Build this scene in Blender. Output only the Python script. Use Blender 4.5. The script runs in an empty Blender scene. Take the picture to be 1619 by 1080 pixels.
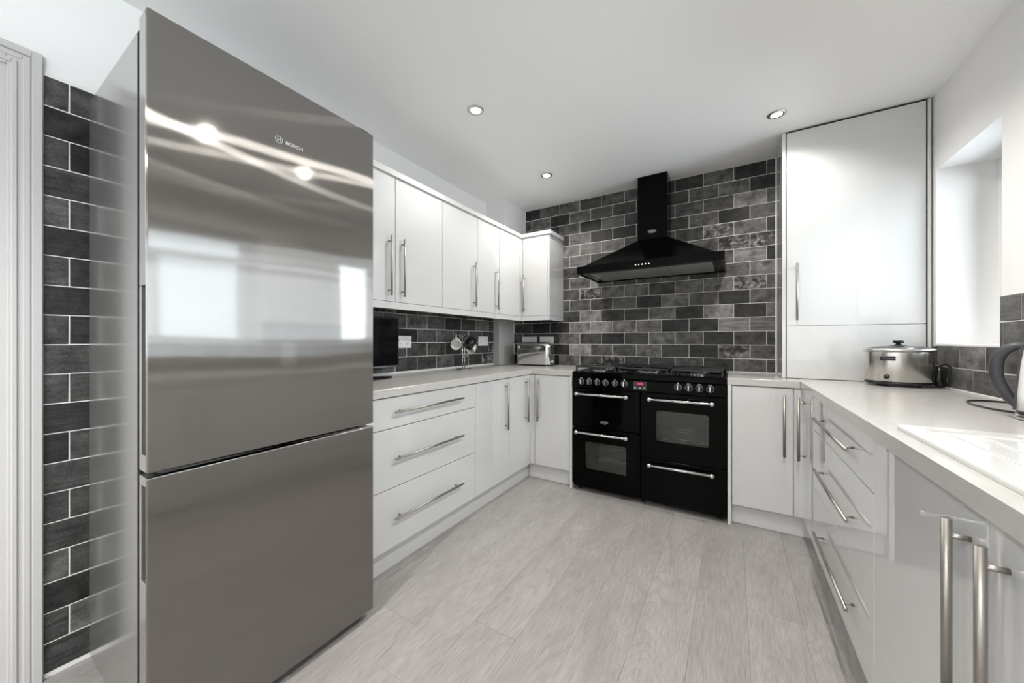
import bpy, bmesh, math, random
from mathutils import Vector, Matrix
R = random.Random(7)
S = bpy.context.scene
C = S.collection

# ------------------------------------------------------------------ camera, light, exposure
H_CAM, H = 1.146, 2.449
cd = bpy.data.cameras.new('camera'); cam = bpy.data.objects.new('camera', cd); C.objects.link(cam)
cam.location = (0, 0, H_CAM); cam.rotation_euler = (math.pi/2, 0, 0.5501)
cd.sensor_width = 36; cd.lens = 568.15/1619*36; cd.shift_y = -0.0006; cd.clip_start = 0.01
S.camera = cam
S.view_settings.view_transform = 'Standard'; S.view_settings.look = 'None'
S.view_settings.gamma = 1; S.view_settings.use_curve_mapping = False
S.view_settings.exposure = 1.0
w = bpy.data.worlds.new('sky'); S.world = w; w.use_nodes = True
w.node_tree.nodes['Background'].inputs[0].default_value = (0.85, 0.92, 1, 1)
w.node_tree.nodes['Background'].inputs[1].default_value = 1.0
try:
    S.cycles.max_bounces = 10; S.cycles.diffuse_bounces = 6; S.cycles.glossy_bounces = 5
    S.cycles.transmission_bounces = 6; S.cycles.transparent_max_bounces = 8
    S.cycles.use_denoising = True; S.cycles.sample_clamp_indirect = 4
    S.cycles.caustics_reflective = False; S.cycles.caustics_refractive = False
except Exception: pass
def daylight(y0, y1, z0, z1, x, watts, col=(0.86, 0.93, 1)):
    l = bpy.data.lights.new('window_daylight', 'AREA'); l.shape = 'RECTANGLE'
    l.size = z1-z0; l.size_y = y1-y0; l.energy = watts; l.color = col
    o = bpy.data.objects.new('window_daylight', l); C.objects.link(o)
    o.location = (x, (y0+y1)/2, (z0+z1)/2); o.rotation_euler = (0, math.pi/2, 0)   # shines toward -X
    return o
W1 = (2.237, 2.777, 1.118, 2.045)      # windows in the right wall, the third one added: y0, y1, z0, z1
W2 = (0.30, 1.48, 1.118, 2.045)
W3_FILL = (-2.0, -0.7, 0.95, 2.045)  # unseen window, made up to let in fill daylight
daylight(W1[0], W1[1], W1[2], W1[3], 1.24, 10.5)
daylight(W2[0], W2[1], W2[2], W2[3], 1.24, 8)
daylight(W3_FILL[0], W3_FILL[1], W3_FILL[2], W3_FILL[3], 1.24, 48)  # fill daylight behind the added third window
SPOT_W = 24
W4_FILL = (-1.45, 0.45, 0.95, 2.045)                # made-up window in the rear wall behind the camera, added as fill: x0, x1, z0, z1
o = daylight(W4_FILL[0], W4_FILL[1], W4_FILL[2], W4_FILL[3], 0, 85)  # fill lamp behind the added rear window
o.location = ((W4_FILL[0]+W4_FILL[1])/2, -2.72, (W4_FILL[2]+W4_FILL[3])/2); o.rotation_euler = (0, -math.pi/2, -math.pi/2)

# ------------------------------------------------------------------ materials
def srgb(r, g, b):
    f = lambda c: ((c/255+0.055)/1.055)**2.4 if c > 10 else c/255/12.92
    return (f(r), f(g), f(b), 1)
def mat(name, col, rough=0.5, metal=0.0, spec=None, coat=0, emis=None, es=0):
    m = bpy.data.materials.new(name); m.use_nodes = True
    b = m.node_tree.nodes['Principled BSDF']
    if len(col) == 3: col = (*col, 1)
    b.inputs['Base Color'].default_value = col
    b.inputs['Roughness'].default_value = rough; b.inputs['Metallic'].default_value = metal
    if spec is not None: b.inputs['Specular IOR Level'].default_value = spec
    if coat: b.inputs['Coat Weight'].default_value = coat; b.inputs['Coat Roughness'].default_value = 0.03
    if emis: b.inputs['Emission Color'].default_value = (*emis, 1); b.inputs['Emission Strength'].default_value = es
    m.diffuse_color = col
    return m
def N(m, t, **kw):
    n = m.node_tree.nodes.new(t)
    for k, v in kw.items():
        if k.startswith('i_'): n.inputs[k[2:].replace('_', ' ')].default_value = v
        else: setattr(n, k, v)
    return n
def L(m, a, b): m.node_tree.links.new(a, b)
def bsdf(m): return m.node_tree.nodes['Principled BSDF']
def ramp(m, stops):
    n = N(m, 'ShaderNodeValToRGB'); e = n.color_ramp.elements
    while len(e) < len(stops): e.new(0.5)
    for i, (p, c) in enumerate(stops): e[i].position = p; e[i].color = c if len(c) == 4 else (*c, 1)
    return n
def g(v): return (v, v, v, 1)

M = {}
def paint(name, col, rough=0.6):
    m = mat(name, col, rough, spec=0.3)
    tc = N(m, 'ShaderNodeTexCoord'); no = N(m, 'ShaderNodeTexNoise', i_Scale=180, i_Detail=2)
    L(m, tc.outputs['Object'], no.inputs['Vector'])
    bu = N(m, 'ShaderNodeBump', i_Strength=0.04, i_Distance=0.002)
    L(m, no.outputs['Fac'], bu.inputs['Height']); L(m, bu.outputs[0], bsdf(m).inputs['Normal'])
    return m
M['wall'] = paint('wall_paint', (0.82, 0.81, 0.80))
M['wall_l'] = M['wall']
M['ceiling'] = paint('ceiling_paint', (0.87, 0.87, 0.865))
M['trim'] = mat('white_satin_woodwork', (0.52, 0.505, 0.495), 0.3)
M['gloss'] = mat('white_gloss_laminate', (0.60, 0.60, 0.595), 0.015, spec=1.0)
M['panel'] = mat('white_panel', (0.64, 0.64, 0.63), 0.22)
M['carcass'] = mat('white_carcass_board', (0.62, 0.62, 0.61), 0.45)
M['plinth'] = mat('white_plinth_laminate', (0.60, 0.60, 0.60), 0.15)
M['dark_gap'] = mat('black_seal_and_gap_shade', (0.012, 0.012, 0.012), 0.7, spec=0.1)  # rubber black, also stands in for shade inside gaps
M['chrome'] = mat('chrome', (0.78, 0.78, 0.78), 0.08, 1)
M['satin'] = mat('satin_chrome', (0.62, 0.62, 0.61), 0.25, 1)
M['enamel'] = mat('black_gloss_enamel', (0.001, 0.001, 0.001), 0.06, spec=0.08)
M['enamel_mat'] = mat('black_hood_paint', (0.001, 0.001, 0.001), 0.16, spec=0.09)
M['iron'] = mat('black_cast_iron', (0.012, 0.012, 0.012), 0.45)
M['plastic'] = mat('black_plastic', (0.012, 0.012, 0.013), 0.25)
M['grey_plastic'] = mat('charcoal_plastic', (0.036, 0.036, 0.042), 0.42)
M['screen'] = mat('black_screen_glass', (0.004, 0.004, 0.005), 0.06)
M['white_plastic'] = mat('white_plastic', (0.82, 0.82, 0.81), 0.3)
M['socket_hole'] = mat('socket_slot', (0.02, 0.02, 0.02), 0.6)
M['ceramic'] = mat('white_ceramic', (0.66, 0.657, 0.645), 0.10)
M['ceramic_w'] = mat('white_glazed_mug', (0.80, 0.79, 0.77), 0.12)
M['ceramic_b'] = mat('black_glazed_mug', (0.006, 0.006, 0.006), 0.06)
M['enamel_grey'] = mat('grey_oven_enamel', (0.42, 0.43, 0.40), 0.5)
M['lamp'] = mat('lamp_glow', (1, 1, 1), 0.5, emis=(1, 0.98, 0.94), es=22)
M['led_red'] = mat('red_display_digits', (0.2, 0, 0.01), 0.5, emis=(1, 0.02, 0.06), es=1.3)
M['led_white'] = mat('white_indicator', (0.7, 0.7, 0.66), 0.4, emis=(1, 1, 0.9), es=0.5)
M['mark'] = mat('printed_marking', (0.42, 0.42, 0.42), 0.5)
M['logo'] = mat('pale_logo_print', (0.62, 0.62, 0.61), 0.45, 0.0)
M['sealant'] = mat('white_sealant', (0.80, 0.80, 0.78), 0.35)
M['filter'] = mat('hood_grey_filter', (0.30, 0.30, 0.28), 0.4, 0.3)
M['grout'] = paint('light_grey_grout', (0.78, 0.77, 0.75), 0.8)
M['upvc'] = mat('white_upvc', (0.82, 0.82, 0.82), 0.25)

def brushed_handle():
    m = mat('brushed_nickel', (0.36, 0.338, 0.31), 0.42, 1)
    tc = N(m, 'ShaderNodeTexCoord'); no = N(m, 'ShaderNodeTexNoise', i_Scale=350, i_Detail=2)
    L(m, tc.outputs['Object'], no.inputs['Vector'])
    bu = N(m, 'ShaderNodeBump', i_Strength=0.08, i_Distance=0.0005)
    L(m, no.outputs['Fac'], bu.inputs['Height']); L(m, bu.outputs[0], bsdf(m).inputs['Normal'])
    return m
M['nickel'] = brushed_handle()

def steel(name, col, rough, aniso, rot, wavy, grain=(1, 60, 1)):
    m = mat(name, col, rough, 1)
    b = bsdf(m); b.inputs['Anisotropic'].default_value = aniso; b.inputs['Anisotropic Rotation'].default_value = rot
    tg = N(m, 'ShaderNodeTangent', direction_type='RADIAL', axis='Z'); L(m, tg.outputs[0], b.inputs['Tangent'])
    tc = N(m, 'ShaderNodeTexCoord')
    mp = N(m, 'ShaderNodeMapping'); mp.inputs['Scale'].default_value = grain
    no = N(m, 'ShaderNodeTexNoise', i_Scale=8, i_Detail=3); L(m, tc.outputs['Object'], mp.inputs[0]); L(m, mp.outputs[0], no.inputs['Vector'])
    rr = N(m, 'ShaderNodeMapRange'); rr.inputs['To Min'].default_value = rough*0.88; rr.inputs['To Max'].default_value = rough*1.12
    L(m, no.outputs['Fac'], rr.inputs[0]); L(m, rr.outputs[0], b.inputs['Roughness'])
    if wavy:
        n2 = N(m, 'ShaderNodeTexNoise', i_Scale=3.2, i_Detail=1); L(m, tc.outputs['Object'], n2.inputs['Vector'])
        bu = N(m, 'ShaderNodeBump', i_Strength=0.25, i_Distance=wavy); L(m, n2.outputs['Fac'], bu.inputs['Height']); L(m, bu.outputs[0], b.inputs['Normal'])
    return m
def steel_door():
    m = bpy.data.materials.new('brushed_stainless_door'); m.use_nodes = True; nt = m.node_tree; nt.nodes.clear()
    out = nt.nodes.new('ShaderNodeOutputMaterial')
    tg = N(m, 'ShaderNodeTangent', direction_type='RADIAL', axis='Z'); tc = N(m, 'ShaderNodeTexCoord')
    n2 = N(m, 'ShaderNodeTexNoise', i_Scale=2.6, i_Detail=0.5); L(m, tc.outputs['Object'], n2.inputs['Vector'])
    bu = N(m, 'ShaderNodeBump', i_Strength=0.25, i_Distance=0.010); L(m, n2.outputs['Fac'], bu.inputs['Height'])
    sh = []
    for rough, an in ((0.065, 0.0), (0.30, 0.97)):
        gl = N(m, 'ShaderNodeBsdfAnisotropic'); gl.inputs['Color'].default_value = (0.39, 0.372, 0.355, 1)
        gl.inputs['Roughness'].default_value = rough; gl.inputs['Anisotropy'].default_value = an; gl.inputs['Rotation'].default_value = 0.25
        L(m, tg.outputs[0], gl.inputs['Tangent']); L(m, bu.outputs[0], gl.inputs['Normal']); sh.append(gl)
    mx = N(m, 'ShaderNodeMixShader'); mx.inputs[0].default_value = 0.80; L(m, sh[0].outputs[0], mx.inputs[1]); L(m, sh[1].outputs[0], mx.inputs[2])
    L(m, mx.outputs[0], out.inputs[0]); m.diffuse_color = (.4, .39, .38, 1); return m
M['steel'] = steel_door()
M['steel_side'] = mat('silver_grey_lacquer', (0.36, 0.355, 0.345), 0.16, 0.75)
M['steel_cooker'] = steel('brushed_steel_pot', (0.56, 0.54, 0.51), 0.24, 0.7, 0.25, 0)
M['kettle_body'] = mat('white_kettle_enamel', (0.83, 0.83, 0.82), 0.15)

def tile_mat():
    m = mat('slate_look_tile', g(0.08), 0.5, spec=0.22)
    b = bsdf(m)
    oi = N(m, 'ShaderNodeObjectInfo'); sp = N(m, 'ShaderNodeSeparateColor'); L(m, oi.outputs['Color'], sp.inputs[0])
    tc = N(m, 'ShaderNodeTexCoord')
    off = N(m, 'ShaderNodeCombineXYZ'); mu = N(m, 'ShaderNodeMath', operation='MULTIPLY'); mu.inputs[1].default_value = 57.0
    L(m, sp.outputs[2], mu.inputs[0]); L(m, mu.outputs[0], off.inputs[0]); L(m, mu.outputs[0], off.inputs[2])
    ad = N(m, 'ShaderNodeVectorMath', operation='ADD'); L(m, tc.outputs['Object'], ad.inputs[0]); L(m, off.outputs[0], ad.inputs[1])
    # clouds
    n1 = N(m, 'ShaderNodeTexNoise', i_Scale=14, i_Detail=6, i_Roughness=0.62); L(m, ad.outputs[0], n1.inputs['Vector'])
    # wood-like streaks along the tile
    mp = N(m, 'ShaderNodeMapping'); mp.inputs['Scale'].default_value = (0.09, 1, 1.1); L(m, ad.outputs[0], mp.inputs[0])
    n2 = N(m, 'ShaderNodeTexNoise', i_Scale=75, i_Detail=5, i_Roughness=0.7, i_Distortion=0.5); L(m, mp.outputs[0], n2.inputs['Vector'])
    # fine speckle
    n3 = N(m, 'ShaderNodeTexNoise', i_Scale=190, i_Detail=3); L(m, ad.outputs[0], n3.inputs['Vector'])
    def lin(src, a, c):
        r = N(m, 'ShaderNodeMapRange'); r.clamp = False
        r.inputs['From Min'].default_value = 0.3; r.inputs['From Max'].default_value = 0.7
        r.inputs['To Min'].default_value = a; r.inputs['To Max'].default_value = c
        L(m, src, r.inputs[0]); return r.outputs[0]
    def mul(a, c):
        x = N(m, 'ShaderNodeMath', operation='MULTIPLY'); L(m, a, x.inputs[0]); L(m, c, x.inputs[1]); return x.outputs[0]
    wv = N(m, 'ShaderNodeMath', operation='FRACT'); w5 = N(m, 'ShaderNodeMath', operation='MULTIPLY'); w5.inputs[1].default_value = 7.31
    L(m, sp.outputs[2], w5.inputs[0]); L(m, w5.outputs[0], wv.inputs[0])
    def blend(src, lo):                                   # fade a pattern towards 1 by the tile's own random number
        x = N(m, 'ShaderNodeMix', data_type='FLOAT'); L(m, lo, x.inputs[0]); x.inputs[2].default_value = 1.0; L(m, src, x.inputs[3]); return x.outputs[0]
    inv = N(m, 'ShaderNodeMath', operation='SUBTRACT'); inv.inputs[0].default_value = 1.25; L(m, wv.outputs[0], inv.inputs[1]); inv.use_clamp = True
    v = mul(mul(mul(sp.outputs[0], blend(lin(n1.outputs['Fac'], 0.25, 1.95), inv.outputs[0])), blend(lin(n2.outputs['Fac'], 0.42, 1.62), wv.outputs[0])), lin(n3.outputs['Fac'], 0.74, 1.28))
    # blotched tiles: broad dark and pale patches
    n4 = N(m, 'ShaderNodeTexNoise', i_Scale=19, i_Detail=4, i_Distortion=1.2); L(m, ad.outputs[0], n4.inputs['Vector'])
    r4 = ramp(m, [(0.42, g(0.25)), (0.50, g(0.9)), (0.60, g(1.5)), (0.64, g(2.4))]); L(m, n4.outputs['Fac'], r4.inputs[0])
    bl = mul(v, r4.outputs[0])
    mx = N(m, 'ShaderNodeMix', data_type='FLOAT'); L(m, sp.outputs[1], mx.inputs[0]); L(m, v, mx.inputs[2]); L(m, bl, mx.inputs[3])
    tint = N(m, 'ShaderNodeVectorMath', operation='SCALE'); tint.inputs[0].default_value = (1.04, 1.0, 0.965)
    L(m, mx.outputs[0], tint.inputs['Scale']); L(m, tint.outputs[0], b.inputs['Base Color'])
    bu = N(m, 'ShaderNodeBump', i_Strength=0.35, i_Distance=0.0015); L(m, n2.outputs['Fac'], bu.inputs['Height']); L(m, bu.outputs[0], b.inputs['Normal'])
    rr = N(m, 'ShaderNodeMapRange'); rr.inputs['To Min'].default_value = 0.30; rr.inputs['To Max'].default_value = 0.55
    L(m, n1.outputs['Fac'], rr.inputs[0]); L(m, rr.outputs[0], b.inputs['Roughness'])
    return m
M['tile'] = tile_mat()

def oak_mat():
    m = mat('grey_oak_laminate', g(0.36), 0.36, spec=0.4)
    b = bsdf(m)
    oi = N(m, 'ShaderNodeObjectInfo'); sp = N(m, 'ShaderNodeSeparateColor'); L(m, oi.outputs['Color'], sp.inputs[0])
    tc = N(m, 'ShaderNodeTexCoord')
    off = N(m, 'ShaderNodeCombineXYZ'); mu = N(m, 'ShaderNodeMath', operation='MULTIPLY'); mu.inputs[1].default_value = 41.0
    L(m, sp.outputs[2], mu.inputs[0]); L(m, mu.outputs[0], off.inputs[0]); L(m, mu.outputs[0], off.inputs[1])
    ad = N(m, 'ShaderNodeVectorMath', operation='ADD'); L(m, tc.outputs['Object'], ad.inputs[0]); L(m, off.outputs[0], ad.inputs[1])
    # growth-ring figure: warped bands running along the plank
    mp = N(m, 'ShaderNodeMapping'); mp.inputs['Scale'].default_value = (1, 0.16, 1); L(m, ad.outputs[0], mp.inputs[0])
    nb = N(m, 'ShaderNodeTexNoise', i_Scale=5.0, i_Detail=1.6, i_Roughness=0.45, i_Distortion=0.6); L(m, mp.outputs[0], nb.inputs['Vector'])
    mu2 = N(m, 'ShaderNodeMath', operation='MULTIPLY'); mu2.inputs[1].default_value = 26; L(m, nb.outputs['Fac'], mu2.inputs[0])
    fr = N(m, 'ShaderNodeMath', operation='FRACT'); L(m, mu2.outputs[0], fr.inputs[0])
    sn = ramp(m, [(0.0, g(0.90)), (0.16, g(0.96)), (0.5, g(1.0)), (0.90, g(1.01)), (1.0, g(0.91))]); L(m, fr.outputs[0], sn.inputs[0])
    # long pores
    mp2 = N(m, 'ShaderNodeMapping'); mp2.inputs['Scale'].default_value = (1, 0.05, 1); L(m, ad.outputs[0], mp2.inputs[0])
    np_ = N(m, 'ShaderNodeTexNoise', i_Scale=240, i_Detail=4, i_Roughness=0.7); L(m, mp2.outputs[0], np_.inputs['Vector'])
    # broad smoky shading
    mp3 = N(m, 'ShaderNodeMapping'); mp3.inputs['Scale'].default_value = (1, 0.3, 1); L(m, ad.outputs[0], mp3.inputs[0])
    nc = N(m, 'ShaderNodeTexNoise', i_Scale=9, i_Detail=4); L(m, mp3.outputs[0], nc.inputs['Vector'])
    def lin(src, f0, f1, a, c):
        r = N(m, 'ShaderNodeMapRange'); r.clamp = False
        r.inputs['From Min'].default_value = f0; r.inputs['From Max'].default_value = f1
        r.inputs['To Min'].default_value = a; r.inputs['To Max'].default_value = c
        L(m, src, r.inputs[0]); return r.outputs[0]
    def mul(a, c):
        x = N(m, 'ShaderNodeMath', operation='MULTIPLY'); L(m, a, x.inputs[0]); L(m, c, x.inputs[1]); return x.outputs[0]
    v = mul(mul(mul(sp.outputs[0], sn.outputs[0]), lin(np_.outputs['Fac'], 0.3, 0.7, 0.76, 1.17)), lin(nc.outputs['Fac'], 0.3, 0.7, 0.90, 1.09))
    tint = N(m, 'ShaderNodeVectorMath', operation='SCALE'); tint.inputs[0].default_value = (1.0, 0.945, 0.91)
    L(m, v, tint.inputs['Scale']); L(m, tint.outputs[0], b.inputs['Base Color'])
    bu = N(m, 'ShaderNodeBump', i_Strength=0.15, i_Distance=0.001); L(m, np_.outputs['Fac'], bu.inputs['Height']); L(m, bu.outputs[0], b.inputs['Normal'])
    return m
M['oak'] = oak_mat()

def worktop_mat():
    m = mat('pale_stone_worktop', g(0.5), 0.2, spec=0.45)
    tc = N(m, 'ShaderNodeTexCoord'); mp = N(m, 'ShaderNodeMapping'); mp.inputs['Scale'].default_value = (1, 0.25, 1)
    no = N(m, 'ShaderNodeTexNoise', i_Scale=60, i_Detail=5, i_Roughness=0.6); L(m, tc.outputs['Object'], mp.inputs[0]); L(m, mp.outputs[0], no.inputs['Vector'])
    r = ramp(m, [(0.3, (0.475, 0.46, 0.44)), (0.7, (0.515, 0.50, 0.48))]); L(m, no.outputs['Fac'], r.inputs[0]); L(m, r.outputs[0], bsdf(m).inputs['Base Color'])
    return m
M['worktop'] = worktop_mat()

def pane_mat(name, tint, refl=0.08):
    m = bpy.data.materials.new(name); m.use_nodes = True; nt = m.node_tree; nt.nodes.clear()
    o = nt.nodes.new('ShaderNodeOutputMaterial'); t = nt.nodes.new('ShaderNodeBsdfTransparent'); t.inputs[0].default_value = tint
    gl = nt.nodes.new('ShaderNodeBsdfGlossy'); gl.inputs['Roughness'].default_value = 0.02
    fr = nt.nodes.new('ShaderNodeFresnel'); fr.inputs[0].default_value = 1.5
    mx = nt.nodes.new('ShaderNodeMixShader'); nt.links.new(fr.outputs[0], mx.inputs[0]); nt.links.new(t.outputs[0], mx.inputs[1]); nt.links.new(gl.outputs[0], mx.inputs[2])
    nt.links.new(mx.outputs[0], o.inputs[0]); return m
M['glass'] = pane_mat('clear_window_glass', (0.95, 0.97, 0.97, 1))
M['oven_glass'] = pane_mat('smoked_oven_glass', (0.78, 0.80, 0.76, 1))
M['lid_glass'] = pane_mat('clear_lid_glass', (0.85, 0.87, 0.87, 1))

# ------------------------------------------------------------------ geometry helpers
class G:
    """collects shapes in world coordinates; build() links them as one mesh object"""
    def __init__(s): s.bm = bmesh.new()
    def box(s, a, b, bev=0.0, seg=1):
        x0, y0, z0 = [min(p, q) for p, q in zip(a, b)]; x1, y1, z1 = [max(p, q) for p, q in zip(a, b)]
        r = bmesh.ops.create_cube(s.bm, size=1.0)
        for v in r['verts']:
            v.co = Vector(((v.co.x+.5)*(x1-x0)+x0, (v.co.y+.5)*(y1-y0)+y0, (v.co.z+.5)*(z1-z0)+z0))
        if bev > 0:
            e = list({e for v in r['verts'] for e in v.link_edges})
            bev = min(bev, 0.45*min(x1-x0, y1-y0, z1-z0))
            bmesh.ops.bevel(s.bm, geom=e, offset=bev, segments=seg, profile=0.5, affect='EDGES')
        return s
    def cyl(s, a, b, r, seg=16, r2=None, cap=True):
        a, b = Vector(a), Vector(b); r2 = r if r2 is None else r2
        d = (b-a).normalized(); t = d.orthogonal().normalized(); u = d.cross(t)
        A, B = [], []
        for i in range(seg):
            k = 2*math.pi*i/seg; q = t*math.cos(k)+u*math.sin(k)
            A.append(s.bm.verts.new(a+q*r)); B.append(s.bm.verts.new(b+q*r2))
        for i in range(seg):
            f = s.bm.faces.new((A[i], A[(i+1) % seg], B[(i+1) % seg], B[i])); f.smooth = True
        if cap: s.bm.faces.new(A[::-1]); s.bm.faces.new(B)
        return s
    def lathe(s, c, prof, seg=32, axis=(0, 0, 1), sx=1.0, sy=1.0, rot=0.0, closed=False):
        """prof: (radius, height) list; elliptical when sx, sy differ (z axis only)"""
        c = Vector(c); ax = Vector(axis).normalized()
        if abs(ax.z) > .999: t, u = Vector((math.cos(rot), math.sin(rot), 0)), Vector((-math.sin(rot), math.cos(rot), 0))
        else: t = ax.orthogonal().normalized(); u = ax.cross(t)
        rings = []
        for r, h in prof:
            if r < 1e-6: rings.append([s.bm.verts.new(c+ax*h)])
            else: rings.append([s.bm.verts.new(c+ax*h+t*(r*sx*math.cos(2*math.pi*i/seg))+u*(r*sy*math.sin(2*math.pi*i/seg))) for i in range(seg)])
        pairs = list(zip(rings, rings[1:]))
        if closed: pairs.append((rings[-1], rings[0]))
        for p, q in pairs:
            for i in range(seg):
                j = (i+1) % seg
                vs = []
                for v in ((p[i], p[j]) if len(p) > 1 else (p[0],)): vs.append(v)
                for v in ((q[j], q[i]) if len(q) > 1 else (q[0],)): vs.append(v)
                if len(vs) > 2: f = s.bm.faces.new(vs); f.smooth = True
        return s
    def tube(s, pts, r, seg=8, closed=False):
        pts = [Vector(p) for p in pts]; n = len(pts); rings = []
        rs = r if isinstance(r, (list, tuple)) else [r]*n
        up = None
        for i, p in enumerate(pts):
            if closed: d = (pts[(i+1) % n]-pts[i-1]).normalized()
            else: d = (pts[min(i+1, n-1)]-pts[max(i-1, 0)]).normalized()
            if up is None: up = d.orthogonal().normalized()
            up = (up-d*up.dot(d)).normalized(); v = d.cross(up)
            rings.append([s.bm.verts.new(p+(up*math.cos(2*math.pi*k/seg)+v*math.sin(2*math.pi*k/seg))*rs[i]) for k in range(seg)])
        for i in range(n if closed else n-1):
            A, B = rings[i], rings[(i+1) % n]
            for k in range(seg):
                f = s.bm.faces.new((A[k], A[(k+1) % seg], B[(k+1) % seg], B[k])); f.smooth = True
        if not closed: s.bm.faces.new(rings[0][::-1]); s.bm.faces.new(rings[-1])
        return s
    def prism(s, pts, off):
        """flat polygon pts extruded by vector off"""
        off = Vector(off); A = [s.bm.verts.new(Vector(p)) for p in pts]; B = [s.bm.verts.new(Vector(p)+off) for p in pts]
        n = len(A); s.bm.faces.new(A); s.bm.faces.new(B[::-1])
        for i in range(n): s.bm.faces.new((A[i], B[i], B[(i+1) % n], A[(i+1) % n]))
        return s
    def frame(s, x0, x1, z0, z1, hx0, hx1, hz0, hz1, y0, y1, rad=0.03, k=5):
        """plate in the XZ plane from y0 to y1 with a rounded-corner window"""
        inner, outer = [], []
        for (cx, cz, a0, ox, oz) in ((hx1-rad, hz1-rad, 0, x1, z1), (hx0+rad, hz1-rad, 90, x0, z1), (hx0+rad, hz0+rad, 180, x0, z0), (hx1-rad, hz0+rad, 270, x1, z0)):
            for i in range(k+1):
                a = math.radians(a0+90*i/k); inner.append((cx+rad*math.cos(a), cz+rad*math.sin(a)))
                f = i/k
                # walk round the outer corner
                if a0 == 0: p = (x1, hz1+(z1-hz1)*min(1, 2*f)) if f <= .5 else (x1-(x1-hx1+rad)*(2*f-1), z1)
                elif a0 == 90: p = (x0+(hx0+rad-x0)*(1-2*f), z1) if f <= .5 else (x0, z1-(z1-hz1)*(2*f-1))
                elif a0 == 180: p = (x0, z0+(hz0-z0)*(1-2*f)) if f <= .5 else (x0+(hx0+rad-x0)*(2*f-1), z0)
                else: p = (hx1-rad+(x1-hx1+rad)*2*f, z0) if f <= .5 else (x1, z0+(hz0-z0)*(2*f-1))
                outer.append(p)
        n = len(inner); V = s.bm.verts.new
        IF = [V((x, y0, z)) for x, z in inner]; OF = [V((x, y0, z)) for x, z in outer]
        IB = [V((x, y1, z)) for x, z in inner]; OB = [V((x, y1, z)) for x, z in outer]
        for i in range(n):
            j = (i+1) % n
            for q in ((OF[i], OF[j], IF[j], IF[i]), (IB[i], IB[j], OB[j], OB[i]), (IF[i], IF[j], IB[j], IB[i]), (OB[i], OB[j], OF[j], OF[i])):
                if len({(round(v.co.x, 6), round(v.co.y, 6), round(v.co.z, 6)) for v in q}) >= 3: s.bm.faces.new(q)
        bmesh.ops.remove_doubles(s.bm, verts=IF+OF+IB+OB, dist=1e-5)
        return s
    def build(s, name, m, parent=None, bev=0):
        bmesh.ops.recalc_face_normals(s.bm, faces=s.bm.faces)
        org = ORG.get(parent.name_full, Vector()) if parent else Vector()
        if org.length: bmesh.ops.translate(s.bm, verts=s.bm.verts, vec=-org)
        me = bpy.data.meshes.new(name); s.bm.to_mesh(me); s.bm.free(); me.materials.append(M[m] if isinstance(m, str) else m)
        o = bpy.data.objects.new(name, me); C.objects.link(o)
        if parent: o.parent = parent; ORG[o.name_full] = org
        return o
def smooth(pts, n=5):
    P = [Vector(p) for p in pts]; P = [P[0]*2-P[1]]+P+[P[-1]*2-P[-2]]; out = []
    for i in range(1, len(P)-2):
        for k in range(n):
            t = k/n; a, b, c, d = P[i-1:i+3]
            out.append(.5*((2*b)+(c-a)*t+(2*a-5*b+4*c-d)*t*t+(3*b-a-3*c+d)*t*t*t))
    return out+[P[-2]]
ORG = {}
def tag(o, label=None, cat=None, group=None, kind=None):
    for k, v in (('label', label), ('category', cat), ('group', group), ('kind', kind)):
        if v: o[k] = v
    return o
def thing(name, label, cat, org=(0, 0, 0), group=None, local=False, rot=(0, 0, 0)):
    o = bpy.data.objects.new(name, None); C.objects.link(o); o.empty_display_size = 0.05
    o.location = org; o.rotation_euler = rot; ORG[o.name_full] = Vector() if local else Vector(org)
    return tag(o, label, cat, group)
def structure(name, gg, m, label=None):
    o = gg.build(name, m); return tag(o, label, None, None, 'structure')
def box(name, a, b, m, parent=None, bev=0.0, seg=1): return G().box(a, b, bev, seg).build(name, m, parent)
def text(name, body, size, m, parent, loc, rot, ext=0.0004, align='CENTER', sx=1.0):
    cu = bpy.data.curves.new('t', 'FONT'); cu.body = body; cu.size = size; cu.extrude = ext; cu.offset = size*0.018; cu.align_x = align; cu.align_y = 'CENTER'
    to = bpy.data.objects.new('t', cu); C.objects.link(to); bpy.context.view_layer.update()
    me = bpy.data.meshes.new_from_object(to.evaluated_get(bpy.context.evaluated_depsgraph_get()))
    bpy.data.objects.remove(to); bpy.data.curves.remove(cu)
    mt = Matrix.Translation(Vector(loc)-ORG.get(parent.name_full, Vector())) @ rot.to_4x4() @ Matrix.Diagonal((sx, 1, 1, 1))
    me.transform(mt); me.materials.clear(); me.materials.append(M[m]); me.name = name
    o = bpy.data.objects.new(name, me); C.objects.link(o); o.parent = parent; return o
FACE_MY = Matrix(((1, 0, 0), (0, 0, -1), (0, 1, 0)))                     # text read from -Y
FACE_PX = Matrix(((0, 0, 1), (1, 0, 0), (0, 1, 0)))                      # text read from +X

XL, XR, YB, YF = -1.990, 0.914, 3.169, -2.40   # wall surfaces (tile faces sit 8 mm in front)
WT, WU = 0.913, 0.872                          # worktop top and underside
XLF, XRF, YBF = -1.418, 0.333, 2.626           # worktop front edges
XLD, XRD, YBD = -1.430, 0.345, 2.635           # door faces
T = 0.018

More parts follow.
